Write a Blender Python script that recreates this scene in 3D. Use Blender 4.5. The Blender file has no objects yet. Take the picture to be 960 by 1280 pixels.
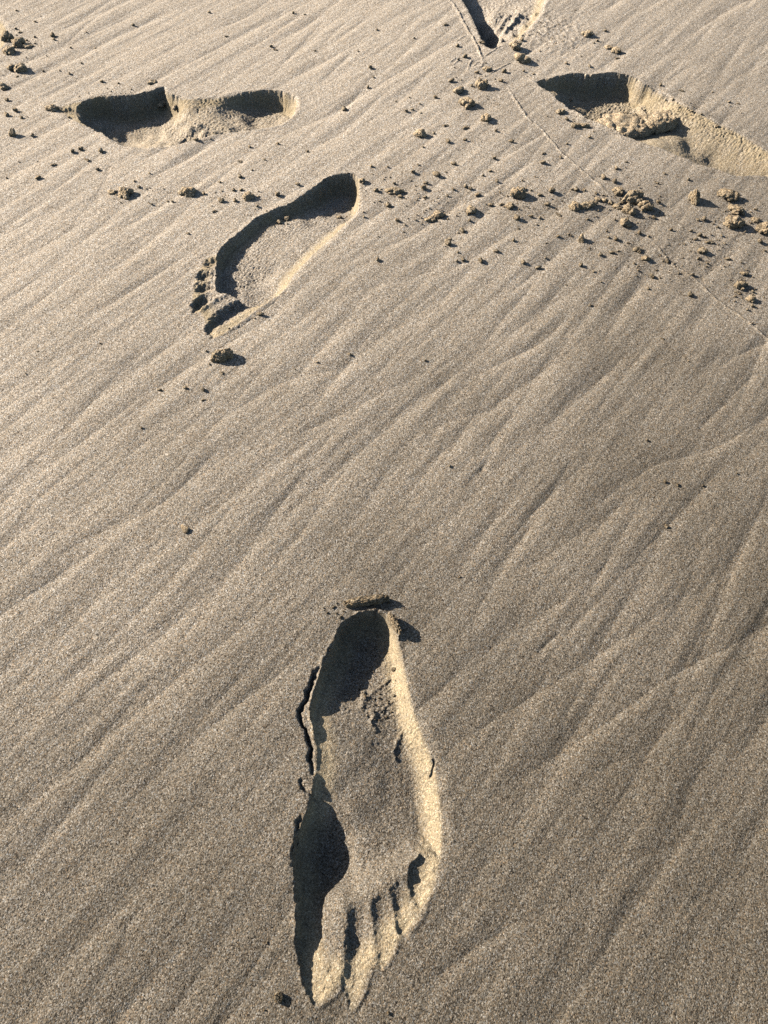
import bpy, math, random
import numpy as np

random.seed(11)
SC = bpy.context.scene
COL = SC.collection
MM = 0.001

# ------------------------------------------------------------------ camera constants
CAM_H, PITCH, FPX = 0.517, math.radians(57.0), 963.0
SUN_AZ, SUN_EL = math.radians(-20.0), math.radians(28.0)     # shadows run towards SUN_AZ
SD = np.array([math.cos(SUN_AZ), math.sin(SUN_AZ)])

# ------------------------------------------------------------------ noise
def _hash(ix, iy, seed):
    h = (ix.astype(np.int64) * 374761393 + iy.astype(np.int64) * 668265263 + seed * 1274126177) & 0xFFFFFFFF
    h = ((h ^ (h >> 13)) * 1274126177) & 0xFFFFFFFF
    h = (h ^ (h >> 16)) & 0xFFFFFFFF
    return h.astype(np.float64) / 4294967295.0

def gnoise(x, y, seed=0):
    """2D gradient noise, about -0.7..0.7"""
    ix, iy = np.floor(x), np.floor(y)
    fx, fy = x - ix, y - iy
    ux, uy = fx * fx * fx * (fx * (fx * 6 - 15) + 10), fy * fy * fy * (fy * (fy * 6 - 15) + 10)
    def g(dx, dy):
        a = _hash(ix + dx, iy + dy, seed) * 2 * math.pi
        return np.cos(a) * (fx - dx) + np.sin(a) * (fy - dy)
    n0 = g(0, 0) * (1 - ux) + g(1, 0) * ux
    n1 = g(0, 1) * (1 - ux) + g(1, 1) * ux
    return n0 * (1 - uy) + n1 * uy

def fbm(x, y, octv=3, seed=0, gain=0.5):
    s = 0; a = 1.0
    for i in range(octv):
        s = s + a * gnoise(x * 2 ** i + 17.3 * i, y * 2 ** i - 9.1 * i, seed + i)
        a *= gain
    return s

def sstep(t):
    t = np.clip(t, 0, 1)
    return t * t * (3 - 2 * t)

# ------------------------------------------------------------------ base of the beach and photo point -> place on the sand
def base(x, y):
    s = (x - 0.0) * SD[0] + (y - 0.62) * SD[1]
    s = 0.6 * np.tanh(s / 0.6)
    return -0.11 * s * s

def P(px, py):
    """where the ray through a point of the photograph (960 x 1280) meets the beach"""
    u, v = (px - 480.0) / FPX, (640.0 - py) / FPX
    c, s = math.cos(PITCH), math.sin(PITCH)
    d = (u, c + v * s, -s + v * c)
    z = 0.0
    for _ in range(8):
        t = (CAM_H - z) / -d[2]
        x, y = d[0] * t, d[1] * t
        z = float(base(np.float64(x), np.float64(y)))
    return x, y

def PA(pts):
    return np.array([P(a, b) for a, b in pts])

def mmpx(px, py):
    """millimetres per photo pixel across the view at that place"""
    a, b = P(px - 1, py), P(px + 1, py)
    return math.hypot(a[0] - b[0], a[1] - b[1]) * 500.0

def spline(pts, n=8, closed=True):
    p = np.asarray(pts, float); k = len(p); out = []
    rng = range(k) if closed else range(k - 1)
    for i in rng:
        if closed:
            a, b, c, d = p[i - 1], p[i], p[(i + 1) % k], p[(i + 2) % k]
        else:
            a, b, c, d = p[max(i - 1, 0)], p[i], p[i + 1], p[min(i + 2, k - 1)]
        for j in range(n):
            t = j / n
            out.append(0.5 * ((2 * b) + (c - a) * t + (2 * a - 5 * b + 4 * c - d) * t * t + (3 * b - a - 3 * c + d) * t ** 3))
    if not closed:
        out.append(p[-1])
    return np.array(out)

# ------------------------------------------------------------------ the grid of the sand sheet
def half_w(y):
    return np.clip(0.285 + 0.30 * y, 0.25, 0.70)

NU = 1020
inner = np.linspace(-1, 1, NU)
ext = [1 + 0.003]
st = 0.004
while ext[-1] < 160:
    ext.append(ext[-1] + st); st *= 1.35
ext = np.array(ext)
S = np.concatenate([-ext[::-1], inner, ext])
ys = [-0.07]
while ys[-1] < 1.33:
    y = ys[-1]
    ys.append(y + 0.00058 + 0.0010 * max(0.0, y - 0.1))
a = []; st = 0.002; q = -0.07
while q > -40:
    q -= st; a.append(q); st *= 1.35
b = []; st = 0.003; q = ys[-1]
while q < 120:
    q += st; b.append(q); st *= 1.35
Y1 = np.array(a[::-1] + ys + b)
NX, NY = len(S), len(Y1)
WY = half_w(Y1)
X = S[None, :] * WY[:, None]
Y = np.repeat(Y1[:, None], NX, 1)
print("grid", NX, NY, NX * NY)

def window(x0, x1, y0, y1):
    r0, r1 = np.searchsorted(Y1, y0), np.searchsorted(Y1, y1)
    m = (X[r0:r1] > x0) & (X[r0:r1] < x1)
    cs = np.where(m.any(0))[0]
    if len(cs) == 0 or r1 <= r0:
        return None
    return slice(r0, r1), slice(cs[0], cs[-1] + 1)

near = (np.abs(S)[None, :] <= 1.3) & ((Y1 > -0.2) & (Y1 < 1.6))[:, None]

# ------------------------------------------------------------------ ripples left by the draining water
A = np.zeros_like(X)
def rip_field(ang, lam, amp, seed, steep=0.75, warp=0.9):
    ca, sa = math.cos(ang), math.sin(ang)
    p, q = X * ca + Y * sa, -X * sa + Y * ca          # along, across (q grows to the upper left)
    w = warp * fbm(p / 0.34, q / 0.08, 2, seed) + 0.03 * gnoise(p / 0.035, q / 0.02, seed + 9)
    ph = q / lam + w * 1.6
    f = ph - np.floor(ph)
    cell = np.floor(ph)
    v0 = steep
    prof = np.where(f < v0, 1 - (f / v0) ** 1.9, 1 - (1 - np.clip((f - v0) / 0.45, 0, 1)) ** 1.7)   # a V: falls away from the light, rises again to the lower right
    m = sstep(0.42 + 1.7 * gnoise(p / 0.14 + 13.7 * cell, cell * 0.37, seed + 20))
    env = sstep(f * 6) * sstep((1 - f) * 6) if False else 1.0
    return amp * (prof - 1.0) * m * env

A += rip_field(math.radians(46), 0.045, 0.00175, 3, steep=0.34, warp=0.26)
A += rip_field(math.radians(58), 0.031, 0.00105, 41, steep=0.36, warp=0.30)
ca, sa = math.cos(math.radians(49)), math.sin(math.radians(49))
p, q = X * ca + Y * sa, -X * sa + Y * ca
A += 0.0008 * gnoise(p / 0.16, q / 0.018, 70) + 0.00040 * gnoise(p / 0.06, q / 0.007, 71) + 0.00018 * gnoise(p / 0.02, q / 0.0035, 72)
A += 0.0030 * gnoise(X / 0.22, Y / 0.22, 75)
A += 0.00016 * gnoise(X / 0.0045, Y / 0.0045, 76) + 0.00013 * gnoise(X / 0.0022, Y / 0.0022, 77)
A *= near
rip_extra = np.zeros_like(X)

def poly_dist(x, y, pts):
    """distance, signed side (+ = left of travel), parameter 0..1 along an open polyline"""
    best = np.full(x.shape, 1e9); side = np.zeros(x.shape); par = np.zeros(x.shape)
    seg = np.hypot(*(pts[1:] - pts[:-1]).T); L = seg.sum(); acc = 0
    for i in range(len(pts) - 1):
        ax, ay = pts[i]; dx, dy = pts[i + 1] - pts[i]; l2 = dx * dx + dy * dy + 1e-18
        t = np.clip(((x - ax) * dx + (y - ay) * dy) / l2, 0, 1)
        ex, ey = x - ax - t * dx, y - ay - t * dy
        d = np.hypot(ex, ey); c = dx * (y - ay) - dy * (x - ax)
        m = d < best
        best[m] = d[m]; side[m] = np.where(c >= 0, 1.0, -1.0)[m]; par[m] = (acc + t[m] * seg[i]) / L
        acc += seg[i]
    return best, side, par

def win_of(pts, mar):
    return window(pts[:, 0].min() - mar, pts[:, 0].max() + mar, pts[:, 1].min() - mar, pts[:, 1].max() + mar)

def scarp(px, amp, wu, wl):
    """a rill edge drawn from lower left to upper right: slope down on its upper left, sharp step up on its lower right"""
    pts = spline(PA(px), 6, False)
    w = win_of(pts, 0.03)
    if w is None: return
    x, y = X[w], Y[w]
    xw = x + 0.0013 * gnoise(x / 0.02, y / 0.02, 5); yw = y + 0.0013 * gnoise(x / 0.02, y / 0.02, 6)
    d, s, t = poly_dist(xw, yw, pts)
    taper = np.sqrt(np.clip(np.sin(np.pi * np.clip(t, 0.0, 1.0)), 0, 1))
    taper *= 0.75 + 0.5 * gnoise(t * 5, 0 * t + px[0][0], 8)
    h = np.where(s > 0, -(1 - np.clip(d / (wu * 1.1 * MM), 0, 1)) ** 1.8, -(1 - np.clip(d / ((wl * 1.5 + 3) * MM), 0, 1)) ** 1.8)
    rip_extra[w] += amp * MM * h * taper

SC_L = [  # strong light lipped scarps
 ([(549,946),(627,893),(706,845),(754,814),(800,785),(860,740)],1.25,15,4),
 ([(610,998),(706,937),(785,884),(846,841),(916,806),(960,779),(1010,750)],1.4,16,4),
 ([(600,820),(667,775),(715,740),(760,705)],1.0,14,5),
 ([(520,1240),(560,1210),(606,1178),(668,1140)],1.3,9,4),
 ([(580,475),(630,452),(680,425),(715,390)],1.5,13,4),
 ([(530,540),(580,520),(645,505)],0.9,14,4),
 ([(740,635),(820,580),(890,560),(960,520),(1010,490)],1.6,18,5),
 ([(655,715),(720,670),(790,620)],0.9,16,5),
 ([(890,462),(930,440),(985,418)],1.4,14,4),
 ([(470,540),(525,495),(570,470)],0.8,12,5),
 ([(540,347),(595,318),(650,283),(700,255)],1.2,14,4),
 ([(430,330),(514,293),(568,258),(612,239),(650,212),(690,195)],1.2,14,4),
 ([(260,535),(350,480),(420,462),(490,445)],0.9,12,5),
 ([(320,565),(390,535),(480,490),(540,460)],0.9,12,5),
 ([(60,700),(125,665),(200,630),(260,575),(280,545)],1.0,11,5),
 ([(20,80),(70,62),(137,32),(170,18)],1.5,16,4),
 ([(0,100),(75,82),(123,57),(170,34),(220,10)],1.3,16,4),
 ([(0,225),(90,180),(150,150)],0.6,14,4),
 ([(370,400),(430,370),(500,350),(560,330)],0.7,12,5),
 ([(700,1010),(760,960),(830,920)],0.6,18,5),
 ([(700,1140),(780,1085),(850,1050)],0.7,18,6),
 ([(740,1240),(800,1180),(880,1120),(960,1080)],0.7,20,6),
 ([(0,1000),(60,940),(130,890),(200,850)],0.6,14,6),
 ([(0,905),(80,850),(150,810),(230,770)],0.6,14,6),
]
SC_D = [ ([(352,880),(385,845),(412,800),(428,770)],0.9,9,6), ([(360,850),(395,810),(420,775)],0.6,6,5),
  ([(579,610),(600,588),(612,574)],0.7,3,3), ([(590,612),(612,588),(628,576)],0.7,3,3),  # thin dark rill lines
 ([(776,1072),(790,1045),(811,1016)],0.9,12,6), ([(929,1081),(945,1045),(965,1010)],1.2,10,5),
 ([(800,960),(835,890),(855,836),(890,766),(899,740),(930,670),(945,620)],0.8,6,6),
 ([(655,650),(690,615),(715,570)],0.9,5,5), ([(605,730),(645,680),(670,650)],0.9,7,6),
 ([(580,620),(600,590),(625,550)],0.9,6,5), ([(690,660),(720,600),(745,560)],0.6,7,6),
 ([(0,675),(50,620),(95,585),(140,560)],0.8,4,7), ([(0,615),(30,585),(75,545),(115,500),(165,455),(205,415)],0.9,4,7),
 ([(135,540),(170,510),(200,490)],0.9,5,5), ([(145,585),(185,550),(225,535)],0.9,8,5),
 ([(105,760),(150,730),(190,685),(215,665)],0.8,7,6), ([(205,830),(235,790),(280,730),(310,690)],0.8,5,7),
 ([(83,968),(121,927),(167,877),(190,850)],0.9,5,6), ([(104,1260),(150,1185),(162,1152),(200,1114)],0.8,4,7),
 ([(0,1068),(37,1027),(70,995)],0.8,6,6), ([(67,63),(93,43),(117,23),(145,5)],1.2,7,5),
 ([(330,37),(345,22),(357,10)],0.9,6,5), ([(340,93),(373,57),(407,22)],1.1,6,6), ([(370,93),(393,78),(410,72)],1.0,8,5),
 ([(393,63),(412,45),(433,27)],1.0,6,5), ([(400,103),(430,73),(457,43)],1.0,7,5), ([(403,160),(440,123),(473,87)],0.8,5,6),
 ([(70,310),(100,270),(125,240),(145,190)],0.7,5,6), ([(60,555),(110,500),(150,465),(190,420)],0.7,6,6),
 ([(500,625),(540,580),(560,545)],0.6,8,6), ([(440,700),(500,640),(530,610)],0.6,8,6),
 ([(560,830),(600,770),(640,720)],0.5,9,7), ([(660,480),(700,430),(720,395)],0.6,6,6), ([(830,480),(850,450),(865,420)],0.6,6,6),
 ([(20,890),(60,840),(120,800)],0.7,6,6), ([(300,880),(340,840),(370,800),(400,770)],0.8,4,8), ([(210,1060),(250,1010),(300,970)],0.5,7,7),
 ([(640,1010),(700,960),(740,900)],0.4,10,8), ([(672,818),(684,803),(703,787)],1.3,2.5,2),
 ([(230,1240),(280,1180),(300,1150)],0.5,6,6), ([(880,1230),(910,1170),(930,1130)],0.6,10,7), ([(560,1150),(600,1090),(640,1050)],0.4,10,7),
 ([(850,1010),(880,960),(905,920)],0.7,8,6),
]
for px_, am_, wu_, wl_ in SC_L:
    scarp(px_, am_ * 1.7, wu_ * 1.15, wl_)
for px_, am_, wu_, wl_ in SC_D:
    scarp(px_, am_ * 1.25, wu_ * 1.25, wl_ * 1.1)

# ------------------------------------------------------------------ footprints
def sdf(x, y, poly):
    best = np.full(x.shape, 1e9); ins = np.zeros(x.shape, bool)
    n = len(poly)
    for i in range(n):
        ax, ay = poly[i]; bx, by = poly[(i + 1) % n]
        dx, dy = bx - ax, by - ay
        t = np.clip(((x - ax) * dx + (y - ay) * dy) / (dx * dx + dy * dy + 1e-18), 0, 1)
        best = np.minimum(best, np.hypot(x - ax - t * dx, y - ay - t * dy))
        if ay != by:
            c = ((ay > y) != (by > y)) & (x < (bx - ax) * (y - ay) / (by - ay) + ax)
            ins ^= c
    return np.where(ins, best, -best)

def idw(x, y, pts, power=3.0, eps=2.0e-5):
    num = 0; den = 0
    for px, py, v in pts:
        gx, gy = P(px, py)
        w = 1.0 / ((x - gx) ** 2 + (y - gy) ** 2 + eps) ** (power / 2)
        num = num + w * v; den = den + w
    return num / den

H_PRINT = np.zeros_like(X)      # relief of the footprints
IN = np.full(X.shape, -1.0)     # signed distance to the nearest footprint outline
OPEN_LIT = np.zeros_like(X)         # sunlit brightness painted on the walls of newly broken sand
OWNER = np.zeros(X.shape, np.int16)
PRINTS = []

class Print:
    def __init__(s, outline, pad=0.03):
        s.full = spline(PA(outline), 6)
        s.w = win_of(s.full, pad)
        s.x, s.y = X[s.w], Y[s.w]
        s.h = np.zeros(s.x.shape)
        s.rag = np.zeros(s.x.shape)
        s.dfull = sdf(s.x, s.y, s.full)
        PRINTS.append(s); s.idx = len(PRINTS)
    def ragged(s, a_small, a_big, seed):
        s.rag = a_small * MM * 2.4 * gnoise(s.x / 0.0036, s.y / 0.0036, seed) + a_big * MM * 1.6 * gnoise(s.x / 0.012, s.y / 0.012, seed + 1)
    def carve(s, outline, depth, wall, prof=1.0, k=0.002):
        d = sdf(s.x, s.y, spline(PA(outline), 6)); d = d + s.rag * np.exp(-np.abs(d) / 0.0022)
        D = idw(s.x, s.y, depth, eps=s.eps) * MM; Wd = idw(s.x, s.y, wall) * MM
        t = np.clip(d / Wd, 0, 1)
        f = 1 - (1 - t) ** 2
        f = f * sstep(t * 4 + 0.0) ** prof if prof else f
        ws = sstep((Wd - 0.008) / 0.009)                       # wide walls are slumped: rounded shoulder and foot
        f = f * (1 - ws) + ws * sstep((d + np.minimum(0.38 * Wd, 0.0065)) / (Wd + np.minimum(0.45 * Wd, 0.0065)))
        s.put(-D * f, k)
        return d
    def put(s, h, k=0.002):
        a, b = s.h, h                          # smooth minimum
        k = np.clip(np.abs(np.minimum(a, b)) * 1.5, 1e-6, k)
        hh = np.clip(0.5 + 0.5 * (b - a) / k, 0, 1)
        m = b * (1 - hh) + a * hh - k * hh * (1 - hh)
        s.h = np.where((a > -1e-7) & (b > -1e-7), 0, m)
    def toe(s, line, k=0.0015):
        """line: (px, py, depth mm, width on the sunny side mm, width on the far side mm) from root to tip"""
        pts = PA([(a, b) for a, b, *_ in line])
        sp = spline(pts, 5, False)
        d, side, t = poly_dist(s.x, s.y, sp)
        seg = np.hypot(*(pts[1:] - pts[:-1]).T); tt = np.concatenate([[0], np.cumsum(seg) / seg.sum()])
        v = [np.interp(t, tt, [l[i] for l in line]) for i in (2, 3, 4)]
        # sunny side: the side of the line that faces against the light
        gx = pts[-1] - pts[0]; nrm = np.array([-gx[1], gx[0]])
        sunny = side * (1 if nrm @ SD < 0 else -1) > 0
        wd = np.where(sunny, v[1], v[2]) * MM
        dd = d + s.rag * 1.3
        f = 1 - np.clip(dd / wd, 0, 1)
        f = np.where(sunny, sstep(f * 1.25), sstep(f))
        s.put(-v[0] * MM * f, k)
    def ridge(s, px, h, wd, jit=0.0, seed=0):
        pts = spline(PA(px), 5, False)
        x = s.x + jit * MM * (1.6 * gnoise(s.x / 0.004, s.y / 0.004, seed + 50) + 2.0 * gnoise(s.x / 0.009, s.y / 0.009, seed + 53))
        y = s.y + jit * MM * 1.6 * gnoise(s.x / 0.004, s.y / 0.004, seed + 51)
        d, side, t = poly_dist(x, y, pts)
        tap = np.clip(np.minimum(t, 1 - t) * 8, 0, 1) ** 0.5
        tap = tap * (1 + 0.6 * gnoise(t * 9, 0 * t + seed, 52))
        s.h = s.h + h * MM * tap * np.exp(-(d / (wd * MM)) ** 2)
    def bump(s, px, py, rx, ry, rot, h, pw=1.0):
        gx, gy = P(px, py); c, sn = math.cos(math.radians(rot)), math.sin(math.radians(rot))
        u = ((s.x - gx) * c + (s.y - gy) * sn) / (rx * MM); v = (-(s.x - gx) * sn + (s.y - gy) * c) / (ry * MM)
        r = np.sqrt(u * u + v * v)
        s.h = s.h + h * MM * (1 - sstep(r)) ** pw
    def rough(s, pts, amp, scale, seed):
        """crumbly texture; pts give strength 0..1 over the print"""
        m = np.clip(idw(s.x, s.y, pts), 0, 1) * sstep((s.dfull + 0.002) / 0.004)
        n = 1 - 2.2 * np.abs(gnoise(s.x / scale, s.y / scale, seed))
        n2 = gnoise(s.x / (scale * 0.45), s.y / (scale * 0.45), seed + 3)
        s.h = s.h + amp * MM * m * ((n - 0.5) * 0.8 + n2 * 0.9)
    floor = 0.0  # how much of the painted wall brightness carries onto the floor
    eps = 2.0e-5
    def done(s, open_lit=1.0, lip=0.0):
        if lip:
            s.h = s.h + lip * MM * np.exp(-((s.dfull + 0.0035) / 0.004) ** 2) * (0.7 + 0.6 * gnoise(s.x / 0.02, s.y / 0.02, 60 + s.idx))
        edge = np.minimum.reduce([s.x - s.x.min(), s.x.max() - s.x, s.y - s.y.min(), s.y.max() - s.y])
        H_PRINT[s.w] += s.h * sstep(edge / 0.008)
        b = s.dfull > np.maximum(IN[s.w], -0.006)
        IN[s.w] = np.maximum(IN[s.w], s.dfull)
        OWNER[s.w] = np.where(b, s.idx, OWNER[s.w])
        open_lit = open_lit * np.clip(0.92 + 0.5 * gnoise(s.x / 0.011, s.y / 0.011, 40 + s.idx) + 0.35 * gnoise(s.x / 0.004, s.y / 0.004, 44 + s.idx), 0.35, 1.1)
        OPEN_LIT[s.w] = np.maximum(OPEN_LIT[s.w], open_lit * sstep((s.dfull + 0.001) / 0.004) * (s.floor + (1 - s.floor) * (1 - sstep((s.dfull - 0.006) / 0.013))))

# ---- the near print, toes towards the viewer
O1 = [(447,768),(426,780),(415,807),(401,837),(393,860),(386,889),(390,918),(394,947),(385,1003),(374,1032),(366,1067),(368,1105),
      (369,1143),(371,1178),(377,1210),(381,1237),(394,1256),(412,1248),(427,1232),(439,1264),(455,1237),(466,1210),(475,1214),(490,1196),
      (498,1176),(510,1166),(522,1152),(530,1134),(540,1117),(549,1088),(553,1059),(553,1024),(550,995),(547,970),(540,945),(528,915),(517,880),
      (508,842),(501,811),(494,787),(484,771),(466,765)]
p1 = Print(O1); p1.eps = 7e-5
p1.ragged(0.5, 0.7, 100)
M1 = [(447,768),(426,780),(415,807),(401,837),(393,860),(387,889),(391,918),(395,947),(386,1003),(375,1032),(367,1067),(368,1105),(370,1128),
      (395,1134),(415,1126),(440,1130),(462,1120),(485,1103),(508,1083),(530,1066),(549,1072),
      (554,1050),(553,1024),(550,995),(547,970),(540,945),(528,915),(517,880),(508,842),(501,811),(494,787),(484,771),(466,765)]
p1.carve(M1,
  [(445,820,22),(462,800,21),(440,790,20),(478,840,17),(485,870,13),(440,855,17),(420,880,8),(405,905,2),(430,915,4),(455,890,8),(445,930,4.5),(485,925,9),(505,940,12),(405,940,1.3),(405,965,1.3),(425,950,3.5),(415,960,3.5),(465,980,6),(490,980,11),(520,985,13),
   (440,1005,5.0),(402,1000,5),(405,1018,10),(400,1045,22),(405,1075,27),(428,1070,25),(452,1050,8),(455,1080,10),(490,1020,11),(500,1045,11),(530,1030,13),(400,1110,21),(430,1110,14),(460,1105,8),(480,1085,8),(515,1060,7)],
  [(420,800,5),(401,837,4),(388,890,5),(392,920,9),(393,950,9),(386,990,6),(380,1020,5),(366,1080,4),(370,1120,9),(395,1130,16),(440,1128,22),(485,1103,20),(530,1066,9),
   (553,1050,17),(551,1000,19),(545,960,18),(530,915,16),(510,850,12),(500,805,8),(490,780,7),(465,765,4),(445,770,3.5)])
p1.toe([(384,1105,18,8,28),(379,1150,12,5,29),(381,1195,6.5,5,26),(388,1228,2.6,5,17),(396,1256,0.8,3,4)])
p1.toe([(446,1130,1.5,7,11),(446,1150,3,8,12),(446,1180,5.2,9,13),(443,1202,2.0,8,11),(439,1235,1.4,6,9),(440,1262,0.6,2,3)])
p1.toe([(474,1130,2.2,7,11),(476,1148,2.8,7,12),(476,1168,1.3,6,11),(477,1190,0.8,5,9),(476,1214,0.5,2,4)])
p1.toe([(497,1114,2,6,12),(499,1134,3.2,6,12),(501,1150,1.1,5,9),(502,1165,2.4,3,6),(508,1170,0.6,2,4)])
p1.toe([(522,1082,3.4,6,15),(520,1100,3.8,6,16),(520,1122,2.2,5,10),(527,1135,0.6,2,4)])
p1.ridge([(410,1129),(440,1124),(470,1110),(500,1088),(532,1062)], 1.3, 6, 0.3, 1)
p1.ridge([(433,1128),(436,1165),(431,1200),(424,1230)], 0.6, 3.0, 0.6, 2)
p1.ridge([(466,1120),(469,1160),(465,1200)], 0.5, 2.8, 0.6, 3)
p1.ridge([(492,1112),(496,1150)], 0.4, 2.6, 0.6, 4)
p1.ridge([(452,853),(454,868),(452,882)], 2.0, 1.7, 1.0, 5)
p1.ridge([(460,880),(467,890),(464,900),(474,912)], 1.8, 1.6, 1.0, 6)
p1.ridge([(503,908),(496,925),(493,940),(497,950)], 1.2, 1.5, 1.0, 7)
p1.ridge([(450,868),(462,860),(475,850),(486,838)], 0.8, 1.6, 1.0, 8)
p1.ridge([(462,886),(480,878),(495,868)], 0.7, 1.6, 1.0, 9)
p1.ridge([(405,820),(400,838),(399,850),(393,866),(387,884),(389,897),(393,925)], 1.8, 1.3, 0.6, 10)     # lifted crust between crack and hollow
p1.ridge([(369,1142),(369,1158),(368,1176)], 1.6, 1.2, 0.4, 12)
p1.ridge([(392,1260),(404,1256),(414,1250),(428,1234)], 0.8, 1.4, 0.4, 16); p1.ridge([(440,1268),(450,1252),(458,1238),(467,1212)], 0.7, 1.3, 0.4, 17); p1.ridge([(475,1217),(490,1199),(499,1178)], 0.7, 1.3, 0.4, 18); p1.ridge([(508,1172),(523,1155),(531,1138),(542,1118)], 0.7, 1.4, 0.4, 19)
p1.ridge([(374,1212),(379,1234),(392,1256)], 1.0, 1.1, 0.4, 13)
p1.ridge([(440,770),(455,764),(470,763),(484,768)], 1.6, 2.0, 0.7, 14)
p1.ridge([(483,768),(492,782),(498,800)], 2.5, 2.2, 0.7, 15)
for i, c in enumerate([[(401,832),(392,846),(384,868),(380,882),(374,896),(380,908),(384,922),(388,938),(389,952),(393,968)],
                       [(380,972),(377,980),(383,988),(388,992),(391,1002)], [(420,800),(412,812),(404,828)],
                       [(377,1020),(371,1040),(366,1062),(366,1085)], [(543,948),(541,960),(540,972)]]):
    p1.ridge(c, [-6, -2.5, -2, -3, -2][i], [1.25, 1.1, 1.0, 0.9, 0.7][i], 1.3, 20 + i)
p1.rough([(440,810,0.1),(480,870,1.0),(508,880,1.0),(512,925,0.9),(525,950,0.5),(512,980,0.5),(490,930,0.35),(500,1020,0.3),(430,950,0.1),(440,1020,0.12),(465,1000,0.2),(400,1060,0.1),(450,1090,0.4),(400,1180,0.5),(455,1190,0.4),(530,1080,0.4),(490,800,0.9),(545,1000,0.15)], 0.8, 0.0036, 120)
p1.done(1.0, 0.0)

# ---- the middle print, toes to the lower left
O2 = [(447,222),(450,240),(449,260),(433,277),(413,298),(387,322),(368,343),(358,360),(337,377),(310,397),(290,412),(268,423),(256,412),(256,403),
      (250,392),(241,390),(240,370),(242,355),(248,339),(256,323),(271,317),(282,303),(300,290),(320,272),(343,262),(363,254),(387,238),(407,224),(430,218)]
p2 = Print(O2)
p2.ragged(1.1, 1.5, 200)
M2 = [(447,222),(449,240),(448,260),(433,277),(413,298),(387,322),(368,343),(357,360),(338,376),(313,383),(290,370),(272,364),(270,345),(271,320),
      (282,303),(300,290),(320,272),(343,262),(363,254),(387,238),(407,224),(430,218)]
p2.carve(M2,
  [(430,240,23),(440,250,20),(415,250,19),(415,268,13),(395,262,14),(370,275,9),(400,285,8),(345,290,8.5),(360,310,8),(325,300,9),(300,315,12),(288,330,12),(284,350,12),(300,365,11),
   (302,340,12),(318,340,14),(325,360,13),(335,330,12),(350,340,6),(380,300,7)],
  [(430,220,4),(407,224,4),(363,254,4),(320,272,5),(282,303,4),(270,340,4),(285,368,6),(315,383,9),(338,376,12),(358,358,15),(387,322,16),(413,298,17),(433,277,15),(449,250,10),(447,222,5)])
p2.toe([(310,378,7,8,12),(292,386,7.5,10,14),(276,397,7,10,13),(263,410,4.5,7,8),(266,420,1.5,3,4)])
p2.toe([(256,374,6,8,10),(249,380,7,9,10),(243,389,2,4,6)], 0.0008)
p2.toe([(261,360,4.5,8,9),(252,361,5.5,9,9)], 0.0008)
p2.toe([(262,344,4.2,8,9),(254,346,5,9,9)], 0.0008)
p2.toe([(272,328,3.6,8,10),(262,329,4,9,9)], 0.0008)
p2.ridge([(246,391),(258,383),(270,375),(284,368)], 2.0, 3.2, 0.5, 31)
p2.ridge([(368,345),(358,360),(337,377),(310,397),(290,412),(269,423)], 0.8, 1.7, 0.6, 32)
p2.ridge([(362,362),(340,380),(312,401),(290,416)], -0.7, 0.8, 1.4, 33)
p2.ridge([(241,357),(249,351),(262,353)], 1.0, 1.3, 0.4, 34)
p2.ridge([(241,368),(250,369),(264,364)], 1.1, 1.3, 0.4, 35)
p2.ridge([(248,341),(256,336),(268,338)], 0.9, 1.3, 0.4, 36)
p2.ridge([(272,318),(271,340),(268,362)], 1.0, 1.8, 0.4, 37)
p2.rough([(310,330,1.0),(320,360,0.8),(300,350,0.9),(360,310,0.35),(400,290,0.3),(430,240,0.5),(350,345,0.1),(275,390,0.3),(400,225,1.0),(350,260,1.0),(420,270,0.7)], 1.25, 0.0034, 220)
p2.ridge([(405,226),(418,219),(432,217),(446,221)], 1.2, 2.6, 1.0, 38)
p2.done(0.9, 0.0)

# ---- the print at the upper left, deep forefoot on the left
O3 = [(72,137),(90,130),(104,127),(121,121),(140,121),(158,120),(175,117),(187,115),(203,110),(212,117),(237,124),(260,122),(283,119),(317,113),(340,112),(356,115),
      (371,123),(368,140),(358,149),(346,155),(325,159),(308,162),(285,165),(267,168),(250,174),(233,178),(205,183),(179,186),(165,184),(150,180),(138,174),(129,167),(112,160),(100,156),(85,146)]
p3 = Print(O3); p3.floor = 0.4
p3.ragged(1.3, 1.5, 300)
M3 = [(96,143),(97,133),(106,127),(122,122)] + O3[4:-4] + [(129,167),(114,160),(102,153)]
p3.toe([(76,137,2,6,6),(90,138,5,9,9),(104,140,8,9,9)])
p3.carve(M3,
  [(90,138,6),(112,150,26),(125,160,34),(140,172,36),(152,178,36),(160,172,35),(166,177,33),(168,182,30),(110,138,20),(130,140,30),(150,145,36),(150,165,34),(170,140,36),(190,135,34),(202,135,28),(185,152,24),(163,163,35),(183,169,15),(194,168,13),(212,150,15),(222,145,11),(215,172,9),
   (235,150,8),(250,150,8),(240,127,4),(262,127,5),(270,150,9),(290,140,14),(320,132,25),(340,130,25),(282,150,9),(300,150,14),(325,150,19),(345,147,20),(355,132,20)],
  [(80,137,12),(110,126,6),(150,120,5),(195,112,5),(213,122,9),(237,122,18),(262,121,20),(283,119,13),(317,113,9),(350,114,8),(371,124,12),(366,142,12),(346,155,14),(308,162,14),(267,168,10),(220,180,8),(190,184,4),(172,185,3),(150,180,3),(129,167,3),(112,160,4),(95,152,7)])
p3.ridge([(162,171),(174,164),(188,158)], 3.0, 2.5, 0.5, 41)
p3.bump(188,177,9,6,0,-7); p3.bump(209,178,9,7,0,-8); p3.bump(160,180,14,6,0,-6)
p3.ridge([(176,182),(186,176),(198,172)], 2.0, 2.0, 0.5, 42)
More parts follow.
